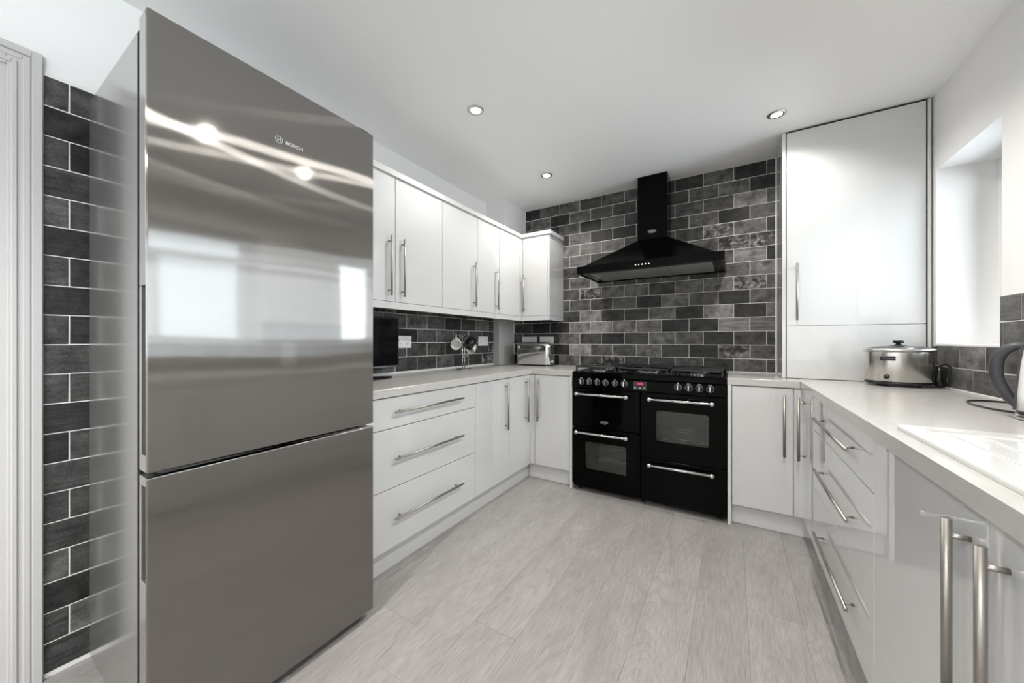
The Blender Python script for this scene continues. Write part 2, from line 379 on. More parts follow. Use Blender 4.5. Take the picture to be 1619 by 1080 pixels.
# ------------------------------------------------------------------ the setting
floor = structure('floor', G().box((XL-.3, YF-.2, -.10), (XR+.4, YB+.2, -0.009)), 'dark_gap')
seams = {}
pmesh = {}
x = 0.0525-0.19*11
k = 0
while x < XR:
    x0, x1 = max(x, XL+.002), min(x+.19, XR-.002)
    L0 = {0.0525: 1.848, -0.8975: 1.179, -0.7075: 1.849}
    st = next((v for kx, v in L0.items() if abs(kx-x) < .01), YF+R.uniform(0, 1.25))
    while st > YF: st -= 1.26
    y = st
    while y < YB:
        y0, y1 = max(y, YF+.002), min(y+1.26, YB-.002)
        if x1-x0 > .02 and y1-y0 > .03:
            key = (round(x1-x0, 3), round(y1-y0, 3))
            if key not in pmesh:
                gg = G().box((-(x1-x0)/2+.0002, -(y1-y0)/2+.0002, -.009), ((x1-x0)/2-.0002, (y1-y0)/2-.0002, 0), .0006)
                bmesh.ops.recalc_face_normals(gg.bm, faces=gg.bm.faces)
                me = bpy.data.meshes.new('plank'); gg.bm.to_mesh(me); gg.bm.free(); me.materials.append(M['oak']); pmesh[key] = me
            o = bpy.data.objects.new('plank', pmesh[key]); C.objects.link(o); o.parent = floor
            o.location = ((x0+x1)/2, (y0+y1)/2, 0.0); o.color = (R.uniform(.32, .365), 0, R.random(), 1)
        y += 1.26
    x += .19

structure('ceiling', G().box((XL-.3, YF-.2, H), (XR+.4, YB+.2, H+.1)), 'ceiling')
DY0, DY1, DZ = -0.66, 0.135, 2.035             # door opening in the left wall
gl = G().box((XL-.12, DY1, -.02), (XL, YB+.12, H)).box((XL-.12, YF-.12, -.02), (XL, DY0, H)).box((XL-.12, DY0, DZ), (XL, DY1, H))
wall_left = structure('wall_left', gl, 'wall_l')
wall_back = structure('wall_back', G().box((XL, YB, -.02), (XR+.3, YB+.12, H)), 'wall')
structure('wall_rear', G().box((XL, YF-.26, -.02), (W4_FILL[0], YF, H)).box((W4_FILL[1], YF-.26, -.02), (XR+.3, YF, H)).box((W4_FILL[0], YF-.26, -.02), (W4_FILL[1], YF, W4_FILL[2])).box((W4_FILL[0], YF-.26, W4_FILL[3]), (W4_FILL[1], YF, H)), 'wall')
gr = G()
ys = [YF-.0, W3_FILL[0], W3_FILL[1], W2[0], W2[1], W1[0], W1[1], YB]
for i in range(0, 8, 2): gr.box((XR, ys[i], -.02), (XR+.26, ys[i+1], H))
for wy0, wy1, wz0, wz1 in (W1, W2, W3_FILL): gr.box((XR, wy0, -.02), (XR+.26, wy1, wz0)); gr.box((XR, wy0, wz1), (XR+.26, wy1, H))
wall_right = structure('wall_right', gr, 'wall')
structure('trim_1', G().box((XL, 2.775, 2.125), (-1.785, YB, H)).box((XL+.0, 2.775, 2.118), (-1.785, YB, 2.125)), 'wall_l')   # boxed-in pipes above the wall cupboards
structure('trim_2', G().box((XL+.0, 2.889, WT+.001), (-1.919, YB, 1.3695)), 'trim')                                              # boxed-in pipes above the worktop

# windows
def window(n, W, transom=None):
    y0, y1, z0, z1 = W; xa, xb = XR+.205, XR+.255
    f = G(); t = .055
    f.box((xa, y0, z0), (xb, y0+t, z1), .004).box((xa, y1-t, z0), (xb, y1, z1), .004).box((xa, y0+t, z0), (xb, y1-t, z0+t), .004).box((xa, y0+t, z1-t), (xb, y1-t, z1), .004)
    if transom:
        f.box((xa, y0+t, transom-.025), (xb, y1-t, transom+.025), .004)
        if y1-y0 > .8: f.box((xa, (y0+y1)/2-.03, z0+t), (xb, (y0+y1)/2+.03, transom-.025), .004)
    o = structure('window_%d' % n, f, 'upvc')
    box('pane', (xa+.022, y0+t, z0+t), (xa+.028, y1-t, z1-t), 'glass', o)
    box('sill_board', (XR-.008, y0+.001, z0+.0005), (xa, y1-.001, z0+.014), 'upvc', o, .003)
    return o
window(1, W1); window(2, W2, 1.84); window(3, W3_FILL, 1.84)  # window three is made up, for fill light
f = G(); x0, x1, z0, z1 = W4_FILL; ya, yb, t_ = YF-.255, YF-.205, .055
f.box((x0, ya, z0), (x0+t_, yb, z1), .004).box((x1-t_, ya, z0), (x1, yb, z1), .004).box((x0+t_, ya, z0), (x1-t_, yb, z0+t_), .004).box((x0+t_, ya, z1-t_), (x1-t_, yb, z1), .004).box(((x0+x1)/2-.03, ya, z0+t_), ((x0+x1)/2+.03, yb, z1-t_), .004)
o = structure('window_4', f, 'upvc'); box('pane', (x0+t_, ya+.022, z0+t_), (x1-t_, ya+.028, z1-t_), 'glass', o)  # frame and pane of the added rear fill window

# door in the left wall
d1 = structure('door_1', G().box((XL-.085, DY0+.012, .006), (XL-.045, DY1-.012, DZ-.012), .002), 'trim')
cs = G()
def casing(gg, lo, hi, axis):      # stepped architrave; lo..hi is the outer strip from opening edge outward
    pass
for (a, b, th) in ((0.0, .070, .012), (.048, .070, .020), (.008, .020, .017), (.030, .046, .016)):
    cs.box((XL, DY1+a, 0), (XL+th, DY1+b, DZ+b), .002)
    cs.box((XL, DY0-b, 0), (XL+th, DY0-a, DZ+b), .002)
    cs.box((XL, DY0-a, DZ+a), (XL+th, DY1+a, DZ+b), .002)
cs.build('door_casing', 'trim', d1)
G().box((XL-.12, DY1-.012, 0), (XL, DY1, DZ)).box((XL-.12, DY0, 0), (XL, DY0+.012, DZ)).box((XL-.12, DY0+.012, DZ-.012), (XL, DY1-.012, DZ)).build('door_jamb', 'trim', d1)

# ------------------------------------------------------------------ wall tiles
TONE = {'0': .026, '1': .050, '2': .084, '3': .122, '4': .175}
tmesh = {}
def one_tile(parent, c, rz, wd, ht, tone):
    key = (round(wd, 3), round(ht, 3), R.randrange(3))
    if key not in tmesh:
        gg = G().box((-wd/2, -.0075, -ht/2), (wd/2, 0, ht/2), .0016)
        for v in gg.bm.verts:
            v.co.x += R.uniform(-.0006, .0006); v.co.z += R.uniform(-.0006, .0006)
            if v.co.y < -.003: v.co.y += R.uniform(-.0004, .0004)
        bmesh.ops.recalc_face_normals(gg.bm, faces=gg.bm.faces)
        me = bpy.data.meshes.new('tile'); gg.bm.to_mesh(me); gg.bm.free(); me.materials.append(M['tile']); tmesh[key] = me
    o = bpy.data.objects.new('tile', tmesh[key]); C.objects.link(o); o.parent = parent
    o.location = c; o.rotation_euler = (0, 0, rz)
    s = 1.0 if tone == 's' else 0.0
    v = TONE.get(tone, .10)*R.uniform(.88, 1.14)
    o.color = (v, s, R.random(), 1)
    return o
GAP = .0036
def rnd_tone(): return R.choice('0111222233s')
def course(parent, fixed, side, z0, z1, a0, a1, joint, tones=None, pitch=.2018):
    """one row of tiles between a0..a1 along the wall; joint = position of one vertical joint"""
    n0 = math.floor((a0-joint)/pitch); n1 = math.ceil((a1-joint)/pitch)
    cells = []
    for n in range(n0, n1):
        lo, hi = max(joint+n*pitch, a0), min(joint+(n+1)*pitch, a1)
        if hi-lo > .008: cells.append((lo, hi))
    cells = cells[::-1]                                # from the far right end leftwards
    for i, (lo, hi) in enumerate(cells):
        tn = tones[i] if tones and i < len(tones) and tones[i] != '.' else rnd_tone()
        if side == 'back': c, rz = ((lo+hi)/2, fixed, (z0+z1)/2), 0
        elif side == 'left': c, rz = (fixed, (lo+hi)/2, (z0+z1)/2), math.pi/2
        else: c, rz = (fixed, (lo+hi)/2, (z0+z1)/2), -math.pi/2
        one_tile(parent, c, rz, hi-lo-GAP, z1-z0-GAP, tn)
# back wall, rows counted from the worktop (row 14 meets the ceiling)
B = {14: '10201221220', 12: '24222130201', 10: '02s1213331', 8: '04221112', 6: '2s331.3s211', 4: '20402114111', 2: '11022101311', 0: '12021111s00',
     13: '03211123032', 11: '202110031s1', 9: 'ss2211132', 7: '32122.4211', 5: '202302122011', 3: '34003344001', 1: '2s0132240010'}
B[0] = '120211s1200'; B[4] = '20403114110'
RP = .1025
gt = G().box((-1.99, YB-.0058, WT+.0005), (.262, YB, H-.001))
gt.build('grout', 'grout', wall_back)
for k in range(15):
    z1 = H-.001-RP*(14-k); z0 = z1-RP
    if k == 0: z0 = WT+.001
    j = .2107 if k % 2 == 0 else .2107-.1009
    left_end = XL+.21 if z0 > 2.12 else -1.916
    if z0 < 2.12 and z1 > 2.12: left_end = -1.783
    course(wall_back, YB-.0002, 'back', z0, z1, left_end, .262, j, B.get(k))
# left wall: beside the door and under the wall cupboards
GY0 = .206
G().box((XL, GY0, .001), (XL+.0058, .62, 2.058)).build('grout', 'grout', wall_left)
G().box((XL, 1.0, WT+.001), (XL+.0058, 2.889, 1.369)).build('grout', 'grout', wall_left)
for k in range(-10, 11):
    z0 = .930+.1015*k; z1 = z0+.1015
    if z1 < .02: continue
    z0 = max(z0, .002); z1 = min(z1, 2.057)
    near = '11' if k % 2 else '110'
    j = .263 if k % 2 == 0 else .263-.1009
    course(wall_left, XL+.0002, 'left', z0, z1, GY0, .60, j, ''.join(R.choice('0110112') for _ in range(4)))
for k in range(0, 5):
    z0 = .930+.1015*k; z1 = min(z0+.1015, 1.369)
    j = 1.896 if k % 2 == 0 else 1.896+.101
    tn = {0: 's112113', 1: 's1211.2', 2: '1.2.2012', 3: '1310222', 4: '11112'}[k]
    course(wall_left, XL+.0002, 'left', z0, z1, 1.0, 2.889, j, tn)
# right wall: two rows under the window, four beside it
G().box((XR-.0058, .34, WT+.001), (XR, 2.80, 1.117)).box((XR-.0058, 1.50, 1.117), (XR, 2.235, 1.322)).build('grout', 'grout', wall_right)
for k, (j, a0, a1) in enumerate([(2.214, .34, 2.80), (2.12, .34, 2.80), (2.215, 1.50, 2.234), (2.11, 1.50, 2.234)]):
    course(wall_right, XR-.0002, 'right', WT+.002+.1022*k, WT+.002+.1022*(k+1), a0, a1, j, {0: '12222', 1: '12312', 2: '1222', 3: '2222'}[k], .2085)

# ------------------------------------------------------------------ bar handles, cabinets
def bar(parent, a, b, out, proj=.028, r=.0068, inset=.03, name='handle'):
    a, b, out = Vector(a), Vector(b), Vector(out); d = (b-a).normalized()
    gg = G().cyl(a, b, r, 20)
    for p in (a+d*inset, b-d*inset): gg.cyl(p-out*(proj-.0003), p-out*r*.3, r*.68, 12)
    return gg.build(name, 'nickel', parent)
def doorX(parent, xf, y0, y1, z0, z1, m='gloss', name='door', side=1):     # door lying in a YZ plane; xf = its face
    return box(name, (xf-side*T, y0+.0015, z0), (xf, y1-.0015, z1), m, parent, .0012, 2)
def doorY(parent, yf, x0, x1, z0, z1, m='gloss', name='door'):
    return box(name, (x0+.0015, yf, z0), (x1-.0015, yf+T, z1), m, parent, .0012, 2)

# --- left base run
DT, DB = .866, .126
def left_base(name, label, y0, y1):
    t = thing(name, label, 'cabinet', (XLD, y0, 0))
    box('carcass', (XL+.012, y0+.001, DB), (XLD-T-.002, y1-.001, WU-.001), 'carcass', t, .001)
    return t
t = left_base('drawer_cabinet', 'white gloss three-drawer base cabinet beside the steel fridge freezer', 1.045, 1.874)
for z0, z1, hz in ((.7165, DT, .796), (.4215, .7125, .5665), (DB, .4175, .273)):
    d = doorX(t, XLD, 1.045, 1.874, z0, z1, name='drawer')
    bar(d, (XLD+.028, 1.200, hz), (XLD+.028, 1.723, hz), (1, 0, 0), inset=.045, r=.006)
t = left_base('base_cabinet', 'white gloss single-door base cabinet right of the left-hand drawers', 1.875, 2.291)
d = doorX(t, XLD, 1.875, 2.291, DB, DT); bar(d, (XLD+.028, 2.238, .491), (XLD+.028, 2.238, .841), (1, 0, 0))
t = thing('corner_base_cabinet', 'white gloss corner base cabinet with two doors left of the range cooker', 'cabinet', (XLD, 2.292, 0))
G().box((XL+.012, 2.293, DB), (XLD-T-.002, YB-.02, WU-.001)).box((XLD-T-.002, YBD+T+.002, DB), (-1.0785, YB-.02, WU-.001)).build('carcass', 'carcass', t)
d = doorX(t, XLD, 2.292, 2.617, DB, DT); bar(d, (XLD+.028, 2.540, .492), (XLD+.028, 2.540, .841), (1, 0, 0))
d = doorY(t, YBD, -1.394, -1.084, DB, DT); bar(d, (-1.358, YBD-.028, .488), (-1.358, YBD-.028, .835), (0, -1, 0))
G().box((XLD-T, 2.6185, DB), (XLD, YBD+T, DT)).box((XLD, YBD, DB), (-1.396, YBD+T, DT)).build('corner_post', 'gloss', t)
tag(box('end_panel', (-1.0775, YBD-.018, 0.001), (-1.0585, YB-.02, WU-.001), 'panel', None, .001), 'white end panel on the left flank of the black range cooker', 'panel')
tag(box('plinth', (-1.486, 1.0, .001), (-1.470, 2.672, DB-.004), 'plinth', None, .001), 'long white kickboard under the left-hand drawers and doors', 'kickboard')
tag(box('plinth', (-1.469, 2.673, .001), (-1.079, 2.689, DB-.004), 'plinth', None, .001), 'short white kickboard just left of the range cooker', 'kickboard')

# --- right base run
t = thing('corner_base_cabinet', 'white gloss corner base cabinet with two doors right of the range cooker', 'cabinet', (0, YBD, 0))
G().box((-.0005, YBD+T+.002, DB), (XR-.012, YB-.02, WU-.001)).box((XRD+T+.002, 2.302, DB), (XR-.012, YBD+T+.002, WU-.001)).build('carcass', 'carcass', t)
d = doorY(t, YBD, -.0035, .302, DB, DT); bar(d, (.258, YBD-.028, .470), (.258, YBD-.028, .828), (0, -1, 0))
d = doorX(t, XRD, 2.302, 2.590, DB, DT, side=-1); bar(d, (XRD-.028, 2.560, .471), (XRD-.028, 2.560, .827), (-1, 0, 0))
G().box((XRD, 2.592, DB), (XRD+T, YBD, DT)).box((.3055, YBD, DB), (XRD+T, YBD+T, DT)).build('corner_post', 'gloss', t)
t = thing('drawer_cabinet', 'white gloss three-drawer base cabinet below the slow cooker side of the worktop', 'cabinet', (XRD, 1.415, 0))
box('carcass', (XRD+T+.002, 1.416, DB), (XR-.012, 2.300, WU-.001), 'carcass', t)
for z0, z1, hz in ((.7085, DT, .789), (.4215, .7045, .556), (DB, .4175, .2645)):
    d = doorX(t, XRD, 1.415, 2.301, z0, z1, name='drawer', side=-1)
    bar(d, (XRD-.028, 1.572, hz), (XRD-.028, 2.133, hz), (-1, 0, 0), inset=.045, r=.006)
t = thing('sink_cabinet', 'white gloss double-door base cabinet under the white sink drainer', 'cabinet', (XRD, .345, 0))
G().box((XRD+T+.002, .346, DB), (XR-.012, .364, WU-.001)).box((XRD+T+.002, 1.396, DB), (XR-.012, 1.414, WU-.001)).box((XRD+T+.002, .364, DB), (XR-.012, 1.396, DB+.018)).build('carcass', 'carcass', t)
d = doorX(t, XRD, .879, 1.414, DB, DT, side=-1); bar(d, (XRD-.028, .9265, .485), (XRD-.028, .9265, .839), (-1, 0, 0), r=.0068)
d = doorX(t, XRD, .345, .878, DB, DT, side=-1); bar(d, (XRD-.028, .826, .485), (XRD-.028, .826, .839), (-1, 0, 0), r=.0068)
tag(box('end_panel', (-.0255, YBD-.018, .001), (-.006, YB-.02, WU-.001), 'panel', None, .001), 'white end panel on the right flank of the black range cooker', 'panel')
tag(box('plinth', (-.005, 2.673, .001), (.384, 2.689, DB-.004), 'plinth', None, .001), 'short white kickboard just right of the range cooker', 'kickboard')
tag(box('plinth', (.385, .345, .001), (.401, 2.689, DB-.004), 'plinth', None, .001), 'long white kickboard under the right-hand drawers and sink doors', 'kickboard')

# --- worktops (left run, two short back pieces, right run with a sink cut-out)
def slab(name, label, boxes):
    gg = G()
    for a, b in boxes: gg.box((a[0], a[1], WU), (b[0], b[1], WT), .0015)
    return tag(gg.build(name, 'worktop'), label, 'worktop')
slab('worktop', 'pale stone-look worktop along the left wall with the television and mugs', [((XL+.010, 1.0), (XLF, YB-.010))])
slab('worktop', 'short pale stone-look worktop piece in front of the toaster, left of the cooker', [((XLF+.0006, YBF), (-1.058, YB-.010))])
slab('worktop', 'short pale stone-look worktop piece right of the range cooker, below tiles', [((-.0275, YBF), (XRF-.0006, YB-.010))])
SKX0, SKX1, SKY0, SKY1 = .372, .862, .36, 1.362
g2 = G()
for a, b in (((XRF, SKY1-.012), (XR-.010, YB-.010)), ((XRF, .33), (SKX0+.012, SKY1-.012)), ((SKX1-.012, .33), (XR-.010, SKY1-.012)), ((SKX0+.012, .33), (SKX1-.012, SKY0+.012))):
    g2.box((a[0], a[1], WU), (b[0], b[1], WT))
bmesh.ops.remove_doubles(g2.bm, verts=g2.bm.verts, dist=1e-5)
tag(g2.build('worktop', 'worktop'), 'long pale stone-look worktop along the right wall holding sink, kettle and slow cooker', 'worktop')
tag(G().box((XL+.009, 1.0, WT+.0006), (XL+.019, 2.888, WT+.0155), .004).build('upstand_bead', 'sealant'), 'thin white sealing bead between the left worktop and its tiles', 'trim')
tag(G().box((-.0275, YB-.014, WT+.0003), (.262, YB-.0085, WT+.005), .001).build('sealant_bead', 'sealant'), 'thin white sealant bead behind the short worktop right of the cooker', 'trim')
tag(G().box((XR-.014, .34, WT+.0003), (XR-.0085, 2.795, WT+.006), .001).build('sealant_bead', 'sealant'), 'thin white sealant bead along the right wall tiles behind the kettle', 'trim')
tag(G().box((.2625, YB-.0125, WT+.006), (.2655, YB-.0085, H-.002)).build('sealant_bead', 'sealant'), 'upright white sealant line where back wall tiles meet the tall cupboard', 'trim')

# --- wall cupboards
CT, CB, XW, YW = 2.087, 1.370, -1.655, 2.860
def wall_cab(label, y0, y1):
    t = thing('wall_cabinet', label, 'cabinet', (XL+.012, y0, CB))
    box('carcass', (XL+.012, y0+.0008, CB), (XW-T-.002, y1-.0008, CT), 'carcass', t)
    return t
t = wall_cab('white gloss double-door wall cabinet nearest the fridge freezer', 1.0, 1.806)
d = doorX(t, XW, 1.001, 1.413, CB+.001, CT); bar(d, (XW+.028, 1.364, 1.402), (XW+.028, 1.364, 1.738), (1, 0, 0), r=.006)
d = doorX(t, XW, 1.415, 1.806, CB+.001, CT); bar(d, (XW+.028, 1.459, 1.402), (XW+.028, 1.459, 1.738), (1, 0, 0), r=.006)
t = wall_cab('white gloss single-door wall cabinet right of the double-door one', 1.807, 2.2005)
d = doorX(t, XW, 1.807, 2.2005, CB+.001, CT); bar(d, (XW+.028, 2.146, 1.402), (XW+.028, 2.146, 1.736), (1, 0, 0), r=.006)
t = wall_cab('narrow white gloss wall cabinet next to the inner corner', 2.2015, 2.499)
d = doorX(t, XW, 2.2015, 2.499, CB+.001, CT); bar(d, (XW+.028, 2.441, 1.402), (XW+.028, 2.441, 1.737), (1, 0, 0), r=.006)
t = thing('corner_wall_cabinet', 'white gloss corner wall cabinet above the toaster', 'cabinet', (XL+.012, 2.5, CB))
G().box((XL+.012, 2.501, CB), (XW-T-.002, YB-.010, CT)).box((XW-T-.002, YW+T+.002, CB), (-1.3865, YB-.010, CT)).build('carcass', 'carcass', t)
doorX(t, XW, 2.500, 2.834, CB+.001, CT)
d = doorY(t, YW, -1.638, -1.3865, CB+.001, CT); bar(d, (-1.618, YW-.028, 1.408), (-1.618, YW-.028, 1.746), (0, -1, 0), r=.006)
G().box((XW-T, 2.836, CB), (XW, YW+T, CT)).box((XW, YW, CB), (-1.6395, YW+T, CT)).build('corner_post', 'gloss', t)
box('side_panel', (-1.3855, YW-.001, CB), (-1.3675, YB-.0095, CT), 'gloss', t, .001)
def run(z0, z1, ov, wd):
    """L-shaped strip following the cupboard fronts, mitred at the inner corner"""
    gg = G(); xo, yo = XW+ov, YW-ov; xe = -1.3675+ov
    gg.prism([(xo-wd, 1.0, z0), (xo, 1.0, z0), (xo, yo, z0), (xe, yo, z0), (xe, YB-.0095, z0), (xe-wd, YB-.0095, z0), (xe-wd, yo+wd, z0), (xo-wd, yo+wd, z0)], (0, 0, z1-z0))
    return gg
tag(run(CT+.0008, CT+.034, .012, .06).build('cornice', 'gloss'), 'white cornice strip along the top of the wall cabinets', 'moulding')
tag(run(CB-.040, CB-.0008, -.001, .02).build('pelmet', 'gloss'), 'white light pelmet strip under the wall cabinets', 'moulding')

# --- tall cupboard in the right corner, standing on the worktop
t = thing('tall_cupboard', 'tall white cupboard reaching the ceiling behind the slow cooker', 'cupboard', (.265, 2.803, WT))
YT = 2.803
box('side_panel', (.266, YT, WT+.001), (.2835, YB-.0095, H-.004), 'gloss', t, .001)
box('side_panel', (.8925, YT, WT+.001), (XR-.0095, YB-.0095, H-.004), 'panel', t, .001)
box('back_board', (.2845, YT+.06, WT+.002), (.8915, YT+.068, H-.006), 'carcass', t)
box('top_board', (.2845, YT+.002, H-.010), (.8915, YT+.06, H-.006), 'dark_gap', t)
d = box('door', (.2885, YT+.001, 1.2395), (.886, YT+.019, H-.012), 'gloss', t, .0012, 2)
bar(d, (.337, YT-.027, 1.273), (.337, YT-.027, 1.622), (0, -1, 0), r=.006)
box('lower_panel', (.2885, YT+.001, WT+.003), (.886, YT+.019, 1.2375), 'gloss', t, .0012, 2)
G().box((.2838, YT+.008, WT+.002), (.2882, YT+.03, H-.012)).box((.8863, YT+.008, WT+.002), (.8922, YT+.03, H-.012)).build('shadow_gap', 'dark_gap', t)  # black strips stand in for the shade beside the door

# ------------------------------------------------------------------ fridge freezer
FX, FY0, FY1, FZ = -1.270, .2935, .970, 1.992
t = thing('fridge_freezer', 'tall brushed steel fridge freezer at the left', 'fridge', (-1.65, .63, 0))
box('body', (-1.925, FY0+.006, .045), (-1.362, FY1-.006, FZ-.004), 'steel_side', t, .006, 3)
box('gasket_and_gap_shade', (-1.361, FY0+.003, .060), (-1.3345, FY1-.02, FZ-.02), 'dark_gap', t)  # gasket brought almost flush, its black painting the shade of the door gap
GZ = .800
def fridge_door(z0, z1, s0, s1, gap0, gap1):
    """door leaf with a vertical finger slot s0..s1 cut into its near side"""
    x0, x1 = -1.333, FX
    o = G(); o.box((x1-.0125, FY0, z0), (x1, FY1, z1), .003, 3).box((x0, FY0+.030, z0+.001), (x1-.0126, FY1-.001, z1-.001))
    d = o.build('door', 'steel', t)
    e = G(); e.box((x0, FY0+.0005, s1), (x1-.0128, FY0+.0295, z1-.001), .001).box((x0, FY0+.0005, z0+.001), (x1-.0128, FY0+.0295, s0), .001)
    e.box((x0, FY0+.0005, s0), (x0+.014, FY0+.0295, s1), .001)
    e.build('edge_trim', 'steel_side', d)
    box('finger_slot', (x0+.0145, FY0+.020, s0+.0005), (x1-.0130, FY0+.0293, s1-.0005), 'dark_gap', d)
    return d
up = fridge_door(GZ+.006, FZ+.006, .850, 1.290, 0, 0)
lo = fridge_door(.038, GZ-.006, .520, .770, 0, 0)
box('hinge_cap', (-1.345, FY1-.055, FZ+.0065), (-1.285, FY1-.010, FZ+.020), 'plastic', t, .005, 2)
box('hinge_cap', (-1.345, FY0+.020, FZ-.02), (-1.336, FY0+.05, FZ+.010), 'plastic', t, .001, 2)
box('base_grille', (-1.90, FY0+.02, .012), (-1.318, FY1-.02, .044), 'plastic', t, .003)
for fx in (-1.86, -1.36):
    for fy in (FY0+.06, FY1-.06): G().cyl((fx, fy, .0005), (fx, fy, .0125), .02, 14).build('foot', 'plastic', t)
text('logo', 'BOSCH', .0155, 'logo', up, (FX+.0004, .655, 1.8065), FACE_PX, sx=1.12)
lg = G().lathe((FX+.0002, .606, 1.807), [(.0118, 0), (.0118, .0008), (.0102, .0008), (.0102, 0)], 28, (1, 0, 0), closed=True)
lg.box((FX+.0002, .6015, 1.8005), (FX+.001, .603, 1.8135)).box((FX+.0002, .609, 1.8005), (FX+.001, .6105, 1.8135)).box((FX+.0002, .603, 1.806), (FX+.001, .609, 1.808))
lg.build('logo_emblem', 'logo', up)

# ------------------------------------------------------------------ range cooker
CX0, CX1, CYF, CYB = -1.0565, -.0285, 2.612, 3.140
t = thing('range_cooker', 'black double-width range cooker with chrome rail handles', 'cooker', (-.54, 2.87, 0))
XM = -.5475
bg = G()
bg.box((CX0+.004, CYF+.03, .035), (CX0+.016, CYB, .785)).box((CX1-.016, CYF+.03, .035), (CX1-.004, CYB, .785)).box((XM-.012, CYF+.03, .035), (XM+.012, CYB, .785))
bg.box((CX0+.004, CYB-.012, .035), (CX1-.004, CYB, .785)).box((CX0+.004, CYF+.03, .035), (CX1-.004, CYB, .055))
bg.build('body', 'enamel', t)
box('hob_plate', (CX0, CYF+.004, .868), (CX1, CYB, .911), 'enamel', t, .006, 2)
box('back_rail', (CX0+.01, CYB-.03, .9115), (CX1-.01, CYB-.002, .928), 'enamel', t, .003, 2)
cp = box('control_panel', (CX0, CYF-.004, .790), (CX1, CYF+.10, .8675), 'enamel', t, .004, 2)
# oven doors
def rail(parent, x0, x1, z, y=CYF):
    gg = G().cyl((x0, y-.036, z), (x1, y-.036, z), .0092, 18)
    gg.build('handle', 'chrome', parent)
    for xx in (x0, x1):
        G().cyl((xx-.001, y+.0005, z), (xx-.001, y-.028, z), .008, 16).lathe((xx, y-.028, z), [(0, 0), (.013, 0), (.0145, -.004), (.0145, -.014), (.012, -.019), (0, -.020)], 24, (0, 1, 0)).build('handle_end', 'satin', parent)
def cavity(parent, x0, x1, z0, z1, shelves):
    gg = G(); y0, y1 = CYF+.04, CYB-.10; th = .004
    gg.box((x0-th, y0, z0-th), (x0, y1, z1+th)).box((x1, y0, z0-th), (x1+th, y1, z1+th)).box((x0, y0, z1), (x1, y1, z1+th)).box((x0, y0, z0-th), (x1, y1, z0)).box((x0, y1-th, z0), (x1, y1, z1))
    gg.build('oven_cavity', 'enamel_grey', parent)
    for zz in shelves:
        r = G().cyl((x0+.004, y0+.02, zz), (x1-.004, y0+.02, zz), .0022, 8).cyl((x0+.004, y1-.02, zz), (x1-.004, y1-.02, zz), .0022, 8).cyl((x0+.004, y0+.02, zz-.018), (x1-.004, y0+.02, zz-.018), .0012, 6)
        n = 14
        for i in range(n):
            xx = x0+.01+(x1-x0-.02)*i/(n-1); r.cyl((xx, y0+.02, zz-.001), (xx, y1-.02, zz-.001), .0012, 6)
        r.build('oven_shelf', 'chrome', parent)
YD = CYF+.0
d = box('grill_door', (CX0+.002, YD, .4945), (XM-.004, YD+.034, .786), 'enamel', t, .004, 2); rail(d, -1.008, -.640, .746)
lgx, lgz = -.806, .543
def oval_badge(parent, x, y, z, a, b):
    gg = G(); n = 32
    for i in range(n):
        k0, k1 = 2*math.pi*i/n, 2*math.pi*(i+1)/n
        q = [(x+a*math.cos(k0), z+b*math.sin(k0)), (x+a*math.cos(k1), z+b*math.sin(k1)), (x+a*.9*math.cos(k1), z+b*.84*math.sin(k1)), (x+a*.9*math.cos(k0), z+b*.84*math.sin(k0))]
        gg.prism([(p[0], y, p[1]) for p in q], (0, -.0012, 0))
    bd = gg.build('badge', 'satin', parent)
    text('badge_text', 'Belling', b*1.25, 'satin', bd, (x, y-.0008, z), FACE_MY)
    return bd
oval_badge(d, lgx, YD, lgz, .029, .0125)
d = G().frame(CX0+.002, XM-.004, .040, .4895, -.965, -.640, .168, .392, YD, YD+.034, .022).build('oven_door', 'enamel', t); rail(d, -1.008, -.640, .4545)
G().frame(-.975, -.630, .158, .402, -.959, -.646, .174, .386, YD-.001, YD-.0002, .020).build('window_bezel', 'enamel', d)
box('oven_glass', (-.966, YD+.014, .166), (-.639, YD+.018, .394), 'oven_glass', d)
cavity(t, -.985, -.615, .11, .44, (.36, .262))
d = G().frame(XM+.004, CX1-.002, .3385, .786, -.455, -.122, .450, .675, YD, YD+.034, .022).build('oven_door', 'enamel', t); rail(d, -.484, -.110, .747)
G().frame(-.465, -.112, .440, .685, -.449, -.128, .456, .669, YD-.001, YD-.0002, .020).build('window_bezel', 'enamel', d)
box('oven_glass', (-.456, YD+.014, .448), (-.121, YD+.018, .677), 'oven_glass', d)
cavity(t, -.475, -.10, .37, .73, (.545, .475))
d = box('storage_drawer', (XM+.004, YD, .040), (CX1-.002, YD+.034, .3335), 'enamel', t, .004, 2); rail(d, -.484, -.110, .297)
for fx in (CX0+.04, XM, CX1-.04):
    for fy in (CYF+.07, CYB-.06): G().cyl((fx, fy, .0005), (fx, fy, .036), .016, 14).build('foot', 'plastic', t)
box('vent_strip', (CX0+.03, CYF+.02, .036), (CX1-.03, CYF+.024, .0395), 'plastic', t)
